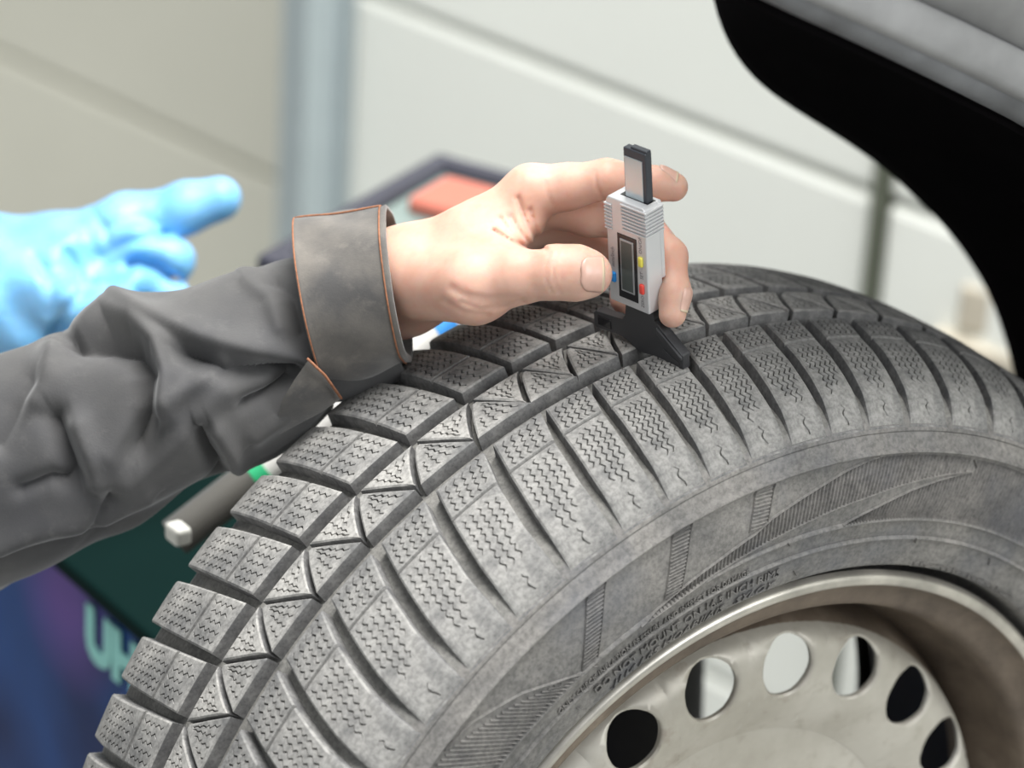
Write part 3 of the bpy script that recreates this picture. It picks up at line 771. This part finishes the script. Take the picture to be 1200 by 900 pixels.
creases = [  # pixel polyline, width px, depth mm, max depth offset
    ([(578, 270), (596, 281), (618, 289), (640, 292)], 2.6, 1.5), ([(598, 254), (608, 270), (624, 289)], 3.0, 1.2), ([(607, 232), (614, 254), (630, 286)], 3.2, 1.5),
    ([(586, 256), (598, 272), (612, 285)], 2.6, .7), ([(621, 246), (627, 266), (632, 286)], 3.0, 1.3), ([(639, 214), (641, 226), (647, 240)], 1.8, .6),
    ([(697, 201), (699, 218), (707, 234)], 1.8, .6), ([(645, 296), (639, 312), (640, 328), (647, 343)], 1.5, .40), ([(654, 295), (648, 312), (649, 330), (656, 344)], 1.5, .38), ([(661, 296), (657, 312), (658, 330)], 1.3, .22),
    ([(530, 338), (552, 351), (582, 355), (614, 350)], 5.5, .9), ([(540, 354), (562, 362), (590, 360), (612, 352)], 3.2, .8), ([(520, 352), (545, 366), (572, 369)], 3.6, .6), ([(548, 345), (575, 349), (604, 347)], 3.0, .5),
]
def hand_sdf(P):
    d = np.full(len(P), 1e3)
    for a, b, ra, rb in palm_segs: d = smin(d, rcone(P, a, b, ra*.001, rb*.001), .010)
    th = np.full(len(P), 1e3)
    for a, b, ra, rb in thumb_segs: th = smin(th, rcone(P, a, b, ra*.001, rb*.001), .0045)
    hollow = np.linalg.norm((P-cp(660, 275, 14))/np.array([1.5, .9, 1.25]), axis=1)-.0125
    parts = []
    for nm, sg in finger.items():
        f = np.full(len(P), 1e3)
        for a, b, ra, rb in sg: f = smin(f, rcone(P, a, b, ra*.001, rb*.001), .004)
        parts.append(f)
    pt = smin(d, th, .015)
    # web of skin between thumb and index
    web = rcone(P, cp(585, 300, -2), cp(618, 262, 12), .0085, .0075)
    pt = smin(pt, web, .012)
    out = pt
    for f in parts: out = np.minimum(out, smin(pt, f, .007))
    out = np.minimum(out, smin(pt, th, .004))
    q = px(P); z = (-P[:, 2]-D0)
    front = np.clip((.045-z)/.01, 0, 1)
    for pl, w_, a_ in creases: out = out+a_*.001*np.exp(-poly_dist2(q, pl)/(w_*w_))*front
    return out
bb = np.array([cp(296, 440, 100), cp(820, 180, -45)])
lo_ = np.array([cp(330, 450, 0)[0], cp(0, 425, 0)[1], -(D0+.100)]); hi_ = np.array([cp(815, 0, 0)[0], cp(0, 178, 0)[1], -(D0-.048)])
V, F = surface_nets(hand_sdf, lo_, hi_, .00125)
me = mesh('person', V, F, 180)
person = link('person', me, None, MAT['skin'], WC)
tag(person, 'bare hand in a grey work jacket sleeve holding the silver caliper', 'person')

def nail(center, across, along, half_w, length, parent, sdf, out, off=.00025):
    """curved plate laid on the finger surface; along points to the fingertip"""
    across = across/np.linalg.norm(across); along = along-across*(along@across); along /= np.linalg.norm(along)
    nrm = np.cross(across, along)
    if nrm@out < 0: nrm = -nrm
    NU, NV = 17, 19; V = []; idx = []
    for j in range(NV):
        v = j/(NV-1)
        for i in range(NU):
            u = -1+2*i/(NU-1)
            wv = half_w*(.90+.10*v)
            rnd = 1.0
            if v < .3: rnd = math.sqrt(max(0, 1-((.3-v)/.3)**2))*.75+.25
            if v > .9: rnd = 1-.10*((v-.9)/.1)**2
            V.append(center+across*u*wv*rnd+along*(v-.5)*length*(1-.10*u*u*(1 if v > .5 else -.6)))
    V = np.array(V)
    P = V+nrm*.006
    for _ in range(40): P = P-nrm*np.clip(sdf(P), -.0012, .0012)[:, None]*.6
    V = P+nrm*off
    # edges sink, middle stands proud
    U = np.tile(np.linspace(-1, 1, NU), NV); VV = np.repeat(np.linspace(0, 1, NV), NU)
    V += nrm*(.00035*(1-U**4)*np.minimum(1, VV*6)-.0004*(np.abs(U) > .99)-.0004*(VV < .01))[:, None]
    F = [(j*NU+i, j*NU+i+1, (j+1)*NU+i+1, (j+1)*NU+i) for j in range(NV-1) for i in range(NU-1)]
    me = mesh('fingernail', V, F, 180); me.materials.append(MAT['nail']); me.materials.append(MAT['nail_edge'])
    me.polygons.foreach_set('material_index', [1 if (q//(NU-1)) >= NV-3 else 0 for q in range(len(F))])
    o_ = link('fingernail', me, parent); m_ = o_.modifiers.new('t', 'SOLIDIFY'); m_.thickness = .0005; m_.offset = -1
    return o_
def sdf_grad(sdf, p):
    e = 5e-4; return np.array([(sdf((p+np.eye(3)[k]*e)[None])-sdf((p-np.eye(3)[k]*e)[None]))[0] for k in range(3)])
X, Y, Z = np.eye(3)
nail(cp(695, 321, -32), Y, X, .0088, .0112, person, hand_sdf, Z)
nail(cp(802, 352, -10), (Z*.80-X*.45), -Y+.02*X, .0056, .0125, person, hand_sdf, X*.8+Z*.5)
nail(cp(784, 200, 12), (Z*.95-Y*.25), X-.1*Y, .0052, .0100, person, hand_sdf, Y)

# ---- jacket sleeve and turned-back cuff (children of the person, same frame)
def sm_interp(t, T, Vv):
    return np.stack([np.interp(t, T, np.array(Vv)[:, k]) for k in range(len(Vv[0]))], -1)
SL = [  # u, v, depth(mm over D0), radius px along image normal
    (462, 380, 55, 60), (440, 386, 56, 67), (405, 394, 58, 79), (362, 390, 58, 86), (315, 413, 60, 104), (270, 434, 62, 112), (220, 455, 66, 117), (170, 474, 70, 119), (110, 500, 74, 122), (50, 529, 80, 127), (-20, 560, 86, 132), (-100, 596, 92, 136), (-200, 640, 100, 140)]
SLc = np.array([cp(a, b, c_) for a, b, c_, r_ in SL]); SLr = np.array([r_/PXM for *_, r_ in SL])
tt_ = np.concatenate([[0], np.cumsum(np.linalg.norm(np.diff(SLc, axis=0), axis=1))])
NT, NPHI = 330, 200
T_ = np.linspace(0, tt_[-1], NT); Cc = np.stack([np.interp(T_, tt_, SLc[:, k]) for k in range(3)], -1); Rr = np.interp(T_, tt_, SLr)
for _ in range(40): Cc[1:-1] = (Cc[:-2]+2*Cc[1:-1]+Cc[2:])/4; Rr[1:-1] = (Rr[:-2]+2*Rr[1:-1]+Rr[2:])/4
tan = np.gradient(Cc, axis=0); tan /= np.linalg.norm(tan, axis=1)[:, None]
upv = np.cross(tan, [0, 0, -1.0]); upv /= np.linalg.norm(upv, axis=1)[:, None]
upv = np.where(upv[:, 1:2] < 0, -upv, upv)
frv = np.cross(upv, tan); frv = np.where(frv[:, 2:3] < 0, -frv, frv)
ph = np.arange(NPHI)*2*np.pi/NPHI
DEPTHF = .86
# fold: (polyline px, width px on the upper side, width px on the lower side, height mm)
folds = [
    ([(98, 392), (128, 374), (160, 382), (188, 405), (198, 440), (192, 480)], 16, 9, 7.0),
    ([(90, 402), (125, 400), (160, 412), (178, 440), (176, 480), (165, 520)], 14, 16, -8.0),
    ([(140, 362), (190, 380), (240, 398), (300, 412), (362, 421)], 20, 9, 5.0),
    ([(215, 412), (262, 432), (315, 428), (345, 432)], 10, 13, -6.5),
    ([(285, 470), (310, 462), (335, 448)], 8, 10, -5.5),
    ([(198, 470), (228, 450), (262, 428)], 16, 12, 4.0),
    ([(255, 500), (268, 525), (272, 545)], 14, 9, 5.0), ([(236, 500), (248, 528), (262, 548)], 8, 12, -5.5),
    ([(62, 486), (76, 520), (92, 556)], 12, 14, -7.0), ([(44, 470), (60, 440), (66, 415)], 18, 12, 4.0), ([(92, 500), (108, 540), (112, 560)], 16, 12, 4.5),
    ([(25, 572), (60, 560), (78, 566)], 9, 9, -4.5), ([(0, 520), (20, 480), (40, 450)], 16, 14, -4.0),
    ([(150, 560), (190, 530), (230, 490), (262, 455)], 20, 18, 4.5), ([(130, 530), (165, 480), (180, 450)], 14, 18, 3.0),
    ([(0, 640), (60, 616), (120, 604), (170, 578)], 16, 10, 4.0), ([(0, 660), (60, 640), (130, 622), (200, 588), (270, 556)], 8, 8, -3.5),
    ([(105, 612), (118, 594), (128, 575)], 7, 7, -3.0), ([(300, 510), (330, 488), (352, 468)], 14, 10, 3.0), ([(320, 330), (345, 350), (352, 390)], 10, 10, -3.0),
    ([(290, 330), (318, 350), (330, 385)], 14, 10, 2.5),
]
V = np.empty((NT, NPHI, 3)); Nn = np.empty((NT, NPHI, 3))
for k in range(NPHI):
    dirv = upv*math.cos(ph[k])+frv*math.sin(ph[k])*DEPTHF
    V[:, k] = Cc+dirv*Rr[:, None]; Nn[:, k] = dirv/np.linalg.norm(dirv, axis=1)[:, None]
Vf = V.reshape(-1, 3); Nf = Nn.reshape(-1, 3)
q = px(Vf); facing = np.clip((Nf[:, 2]+.15)/.3, 0, 1)
def signed_poly(P2, pts):
    best = np.full(len(P2), 1e9); sg = np.zeros(len(P2))
    for a, b in zip(pts[:-1], pts[1:]):
        a = np.array(a, float); ab = np.array(b)-a; t = np.clip(((P2-a)@ab)/(ab@ab), 0, 1)
        dv = P2-a-t[:, None]*ab; d = (dv**2).sum(1); s_ = np.sign(ab[0]*dv[:, 1]-ab[1]*dv[:, 0])
        u_ = d < best; best = np.where(u_, d, best); sg = np.where(u_, s_, sg)
    return np.sqrt(best), sg
disp = np.zeros(len(Vf))
for pl, wu, wl_, a_ in folds:
    d, sg = signed_poly(q, pl); w_ = np.where(sg > 0, wl_, wu)
    disp += 1.45*a_*.001*np.exp(-(d/w_)**1.6)
disp *= facing
# gentle folds on the far side too
ang = np.tile(ph, NT); tl = np.repeat(T_, NPHI)
disp += (1-facing)*.003*np.sin(ang*3+tl*60)+.0010*np.sin(ang*5-tl*90)*1.0
Vf = Vf+Nf*disp[:, None]
F = [(i*NPHI+k, i*NPHI+(k+1) % NPHI, (i+1)*NPHI+(k+1) % NPHI, (i+1)*NPHI+k) for i in range(NT-1) for k in range(NPHI)]
slv = link('jacket_sleeve', mesh('jacket_sleeve', Vf, F, 180), person, MAT['cloth'])
m_ = slv.modifiers.new('t', 'SOLIDIFY'); m_.thickness = .0012; m_.offset = -1

# cuff: flared band around the sleeve end
def ring_tube(name, secs, mat, parent, nphi=120, wall=.0022, wob=0.0):
    """secs: list of (center, up-radius vec, depth radius) ; closed double-walled band"""
    rows = []
    for (c_, uvec, dr_) in secs:
        rows.append([c_+uvec*math.cos(a)+np.array([0, 0, dr_])*math.sin(a) for a in 2*np.pi*np.arange(nphi)/nphi])
    return np.array(rows)
def cuff_sec(f, grow=0.0):
    top = np.array([346, 259.])*(1-f)+np.array([455, 239.])*f
    bot = np.array([384, 455.])*(1-f)+np.array([481, 425.])*f
    dz = 50+(42-50)*f
    a, b = cp(*top, dz), cp(*bot, dz); c_ = (a+b)/2; uvec = (a-b)/2
    L_ = np.linalg.norm(uvec); ax = np.array([uvec[1], -uvec[0], 0]); ax /= np.linalg.norm(ax)
    dirz = np.array([0, 0, 1.0])-ax*.07
    return c_, uvec*(1+grow/L_), dirz*(L_*1.0+grow)
NPC = 160
def cuff_rows(fs, grow):
    rows = []
    for f, g in zip(fs, grow):
        c_, uv, dv = cuff_sec(f, g)
        rows.append(np.array([c_+uv*math.cos(a)+dv*math.sin(a)+(uv/np.linalg.norm(uv))*(.0012*math.sin(3*a+f*5)+.0008*math.sin(7*a-f*7)) for a in 2*np.pi*np.arange(NPC)/NPC]))
    return rows
fs = [0.0, .012, .05]+list(np.linspace(.1, .9, 12))+[.95, .988, 1.0]
outer = cuff_rows(fs, [0, .0006, .0002]+[0]*12+[.0002, .0006, 0]); innr = cuff_rows(fs[::-1], [-.0022]*len(fs))
rows = outer+innr; n = NPC; V = np.concatenate(rows); F = []
nrw = len(rows)
for j in range(nrw):
    j2 = (j+1) % nrw
    for k in range(n): F.append((j*n+k, j*n+(k+1) % n, j2*n+(k+1) % n, j2*n+k))
cuff = link('cuff', mesh('cuff', V, F, 180), slv, MAT['cuff'])
def stitch_ring(f, grow, sdeg=(0, 360), rad=.0005):
    c_, uv, dv = cuff_sec(f, grow); pts = []
    for a in np.radians(np.linspace(sdeg[0], sdeg[1], 120)):
        pts.append(c_+uv*math.cos(a)+dv*math.sin(a)+(uv/np.linalg.norm(uv))*(.0012*math.sin(3*a+f*5)+.0008*math.sin(7*a-f*7)))
    return tube_verts(pts, rad, 6)
for f in (.015, .93):
    V, F = stitch_ring(f, .0004); link('stitching', mesh('stitching', V, F, 180), slv, MAT['stitch'])
pts = []
for f in np.linspace(.02, .93, 40):
    c_, uv, dv = cuff_sec(f, .0004); a_ = .16
    pts.append(c_+uv*math.cos(a_)+dv*math.sin(a_)+(uv/np.linalg.norm(uv))*(.0012*math.sin(3*a_+f*5)+.0008*math.sin(7*a_-f*7)))
V, F = tube_verts(pts, .0006, 6); link('stitching', mesh('stitching', V, F, 180), slv, MAT['stitch'])
# overlapping placket tail under the cuff
pl = np.array([cp(362, 421, 14), cp(380, 440, 18), cp(400, 467, 30), cp(375, 484, 34), cp(348, 498, 36), cp(322, 512, 40), cp(330, 470, 22), cp(345, 445, 16)])
ctr = pl.mean(0)+np.array([0, 0, .004]); V = [ctr]+list(pl)+[ctr-np.array([0, 0, .004])]+[p-np.array([0, 0, .003]) for p in pl]
F = [(0, 1+i, 1+(i+1) % 8) for i in range(8)]+[(9, 10+(i+1) % 8, 10+i) for i in range(8)]+[(1+i, 10+i, 10+(i+1) % 8, 1+(i+1) % 8) for i in range(8)]
link('placket', mesh('placket', V, F, 60), slv, MAT['cuff'])
V, F = tube_verts([cp(360, 420, 10), cp(381, 440, 14), cp(400, 467, 27)], .0007, 6); link('stitching', mesh('stitching', V, F, 180), slv, MAT['stitch'])

# ------------------------------------------------------------------ gloved hand pointing, further back
DG = 2.13
GS = DG/1.98
def gp(u, v, dz=0.0): return cam_pt(u, v, DG+dz*.001)
gk = DG/FPX
gsegs = {
 'palm': [(gp(-160, 400, 10), gp(-20, 350, 5), 44*1.0, 42), (gp(-20, 350, 5), gp(70, 330, 0), 40, 36), (gp(10, 320, 20), gp(105, 300, 15), 34, 24), (gp(30, 370, 0), gp(110, 350, -5), 34, 26), (gp(-20, 330, 20), gp(60, 305, 10), 24, 23)],
 'index': [(gp(90, 290, 5), gp(150, 262, -5), 18, 16.5), (gp(150, 262, -5), gp(215, 243, -10), 16.5, 15), (gp(215, 243, -10), gp(256, 234, -12), 15, 12.5)],
 'middle': [(gp(95, 312, -5), gp(165, 290, -22), 17, 15), (gp(165, 290, -22), gp(203, 308, -20), 14, 12), (gp(203, 308, -20), gp(176, 338, -4), 12, 11)],
 'ring': [(gp(90, 345, -10), gp(155, 330, -28), 16, 14), (gp(155, 330, -28), gp(196, 345, -22), 13, 12), (gp(196, 345, -22), gp(165, 372, -8), 12, 11)],
 'thumb': [(gp(40, 350, -25), gp(92, 352, -42), 19, 15), (gp(92, 352, -42), gp(135, 352, -46), 14, 11)],
}
def glove_sdf(P, grow=0.0):
    palm = np.full(len(P), 1e3)
    for a, b, ra, rb in gsegs['palm']: palm = smin(palm, rcone(P, a, b, ra*.001*GS, rb*.001*GS), .014)
    out = palm
    for nm in ('index', 'middle', 'ring', 'thumb'):
        f = np.full(len(P), 1e3)
        for a, b, ra, rb in gsegs[nm]: f = smin(f, rcone(P, a, b, ra*.001*GS, rb*.001*GS), .005)
        out = np.minimum(out, smin(palm, f, .004))
    q = px(P)
    if grow == 0:
        wr = .0022*np.sin(q[:, 0]*.045+q[:, 1]*.03+2*np.sin(q[:, 1]*.02))+.0014*np.sin(q[:, 0]*.03-q[:, 1]*.07+1.5*np.sin(q[:, 0]*.02))
        fade = np.clip((235-q[:, 0])/60, .25, 1)
        out = out+wr*fade
    if grow == 0:
        for pl_, w_, a_ in (([(128, 334), (160, 306), (186, 312), (204, 326)], 7, 6.), ([(62, 405), (76, 365), (110, 335)], 8, 5.), ([(78, 296), (92, 318), (96, 345)], 6, 3.5), ([(120, 300), (150, 284), (190, 276)], 6, 3.), ([(40, 300), (60, 330), (58, 365)], 7, 3.5), ([(110, 250), (124, 268), (126, 286)], 5, 2.)):
            out = out+a_*.001*np.exp(-poly_dist2(q, pl_)/(w_*w_))
    return out-grow
lo_ = np.array([gp(-150, 0, 0)[0], gp(0, 480, 0)[1], -(DG+.085)]); hi_ = np.array([gp(300, 0, 0)[0], gp(0, 190, 0)[1], -(DG-.095)])
V, F = surface_nets(lambda P: glove_sdf(P, -.012), lo_, hi_, .0032, 2)
pers2 = link('person', mesh('person', V, F, 180), None, MAT['skin'], WC)
tag(pers2, 'hand in a light blue rubber glove pointing a finger, behind the grey sleeve', 'person')
V, F = surface_nets(glove_sdf, lo_, hi_, .0024, 2)
link('glove', mesh('glove', V, F, 180), pers2, MAT['glove'])

# ------------------------------------------------------------------ things behind the tyre
MAT['tubew'] = plain('white_hose', (0.62, 0.61, 0.58), 0.4); MAT['tubeg'] = plain('grey_hose', (0.10, 0.095, 0.085), 0.5)
MAT['green'] = plain('green_band', (0.03, 0.42, 0.18), 0.5); MAT['bluet'] = plain('blue_band', (0.05, 0.28, 0.72), 0.5)
DH = 1.92
def hp(u, v): return np.array(world_pt(u, v, DH))
a, b = hp(205, 630), hp(560, 355)
hose = empty('banded_pipe', tuple(a)); tag(hose, 'white and grey pipe with green and blue bands, slanting behind the tyre', 'pipe')
def hseg(name, f0, f1, r_, mat):
    p0, p1 = a+(b-a)*f0, a+(b-a)*f1
    V, F = tube_verts([p0-a, (p0+p1)/2-a, p1-a], r_, 20); return link(name, mesh(name, V, F, 60), hose, MAT[mat])
hseg('grey_sleeve', 0.0, .26, .0112, 'tubeg'); hseg('green_band', .26, .30, .0115, 'green'); hseg('white_pipe', .30, .87, .0108, 'tubew'); hseg('blue_band', .87, .925, .0110, 'bluet'); hseg('pipe_end', .925, 1.0, .0108, 'tubew')

# machine cabinet with a printed blue front and dark green lid
def cab_mat():
    m, nt, b_ = new_mat('blue_printed_panel'); co = coords(nt)
    vm = nd(nt, 'ShaderNodeVectorMath', operation='DISTANCE'); nt.links.new(co, vm.inputs[0]); vm.inputs[1].default_value = (.00, 0, CAB_TOP-.02)
    f = noise(nt, co, 9.0, 2, 0.4)
    blue = ramp(nt, f, [(0.35, (0.004, 0.018, 0.085)), (0.65, (0.012, 0.055, 0.20))])
    pf = ramp(nt, vm.outputs['Value'], [(0.015, (1, 1, 1)), (0.07, (0, 0, 0))])
    c_ = mix(nt, pf, blue, (0.10, 0.055, 0.23))
    nt.links.new(c_, b_.inputs['Base Color']); b_.inputs['Roughness'].default_value = 0.5; b_.inputs['Specular IOR Level'].default_value = 0.15; return m
MAT['lid'] = plain('dark_green_lid', (0.002, 0.011, 0.010), 0.7, spec=0.04); MAT['teal'] = plain('teal_print', (0.22, 0.52, 0.48), 0.5); MAT['olive'] = plain('olive_trim', (0.12, 0.11, 0.085), 0.6)
MAT['violet'] = plain('violet_print', (0.10, 0.06, 0.22), 0.5)
DC = 2.12
CAB_TOP = world_pt(73, 668, DC).z
MAT['cab'] = cab_mat()
# top edge of the front panel: level line through two sightings
e0 = Vector(world_pt(73, 668, DC)); o_ = Vector(world_pt(170, 752, 0)); dd = Vector(world_pt(170, 752, 1))-o_
e1 = o_+dd*((e0.z-o_.z)/dd.z); ex = (e1-e0); ex.z = 0; ex.normalize(); ey = Vector((-ex.y, ex.x, 0))
if ey.dot(Vector(world_pt(73, 668, 3))-e0) < 0: ey = -ey
cabm = Matrix(((ex.x, ey.x, 0, e0.x), (ex.y, ey.y, 0, e0.y), (0, 0, 1, 0), (0, 0, 0, 1)))
cab = empty('machine_cabinet', matrix=cabm); tag(cab, 'blue printed machine cabinet with dark green lid, left of the tyre', 'cabinet')
zt = e0.z
box('body', (.02, .0925, zt/2), (.5, .18, zt-.004), MAT['cab'], cab, None, .003)
box('lid', (.02, .0925, zt+.004), (.51, .19, .012), MAT['lid'], cab, None, .003)
box('lid_trim', (.02, .20, zt+.002), (.51, .02, .014), MAT['olive'], cab, None, .002)
cu = bpy.data.curves.new('t', 'FONT'); cu.body = 'UHU'; cu.size = .046; cu.extrude = .0008; cu.offset = .0025; cu.resolution_u = 3
o_ = bpy.data.objects.new('t', cu); COL.objects.link(o_); bpy.context.view_layer.update()
me = bpy.data.meshes.new_from_object(o_.evaluated_get(bpy.context.evaluated_depsgraph_get())); bpy.data.objects.remove(o_)
me.transform(Matrix(((1, 0, 0, .03), (0, 0, -1, .0005), (0, 1, 0, zt-.042), (0, 0, 0, 1))))
link('lettering', me, cab, MAT['teal'])
MAT['white'] = plain('white_plastic', (0.75, 0.74, 0.68), 0.4)
pw = Vector(world_pt(209, 625, 1.87))
box('plastic_block', (0, 0, 0), (.014, .010, .010), MAT['white'], None, None, .002, Matrix.Translation(pw) @ cabm.to_3x3().to_4x4())
tag(bpy.data.objects['plastic_block'], 'small white plastic block beside the pipe and green lid', 'block')

# tool trolley tray
MAT['tray_rim'] = plain('black_tray_rim', (0.045, 0.045, 0.062), 0.45); MAT['tray'] = plain('grey_green_tray', (0.20, 0.25, 0.235), 0.5); MAT['redcase'] = plain('red_case', (0.50, 0.15, 0.105), 0.5)
DT = 2.45
t0 = Vector(world_pt(517, 190, DT))
def level(u, v, z):
    o_ = Vector(world_pt(u, v, 0)); d_ = Vector(world_pt(u, v, 1))-o_; return o_+d_*((z-o_.z)/d_.z)
tl_ = level(400, 257, t0.z); tr_ = level(640, 243, t0.z)
ax_ = (tl_-t0); ax_.z = 0; la = ax_.length; ax_.normalize(); ay_ = (tr_-t0); ay_ = ay_-ax_*ay_.dot(ax_); ay_.z = 0; ay_.normalize()
tm = Matrix(((ax_.x, ay_.x, 0, t0.x), (ax_.y, ay_.y, 0, t0.y), (0, 0, 1, 0), (0, 0, 0, 1)))
cart = empty('tool_trolley', matrix=tm); tag(cart, 'black rimmed tool trolley tray behind the hand', 'trolley')
TW, TL = .085, .22; zt = t0.z
box('tray', (TL/2, TW/2, zt-.010), (TL, TW, .010), MAT['tray'], cart)
for nm, c_, s_ in (('rim', (TL/2, 0, zt-.006), (TL+.018, .016, .020)), ('rim', (TL/2, TW, zt-.006), (TL+.018, .016, .020)), ('rim', (0, TW/2, zt-.006), (.016, TW, .020)), ('rim', (TL, TW/2, zt-.006), (.016, TW, .020))):
    box(nm, c_, s_, MAT['tray_rim'], cart, None, .004)
for x_ in (.02, TL-.02):
    for y_ in (.02, TW-.02): box('leg', (x_, y_, (zt-.03)/2), (.025, .025, zt-.036), MAT['tray_rim'], cart, None, .003)
case = box('tool_case', (0, 0, .0), (.055, .045, .012), MAT['redcase'], None, None, .004, tm @ Matrix.Translation((.060, .046, zt+.0012)))
tag(case, 'red flat tool case lying in the black rimmed tray', 'case')

# blurred carton by the right-hand door
MAT['carton'] = plain('brown_carton', (0.44, 0.40, 0.32), 0.8, var=0.2, vscale=8)
pb = level(1165, 400, .35) if False else Vector(world_pt(1172, 400, 2.75))
ct = empty('carton', (pb.x, pb.y, 0)); tag(ct, 'stacked brown carton on a pale stand beyond the wheel arch', 'carton'); ct.rotation_euler = (0, 0, R(25))
box('stand', (0, 0, (pb.z-.06)/2), (.06, .09, pb.z-.06), MAT['tray'], ct)
box('carton_body', (0, 0, pb.z-.02), (.07, .10, .05), MAT['carton'], ct, None, .004)
box('carton_lid', (0, 0, pb.z+.03), (.05, .06, .04), MAT['carton'], ct, None, .004)
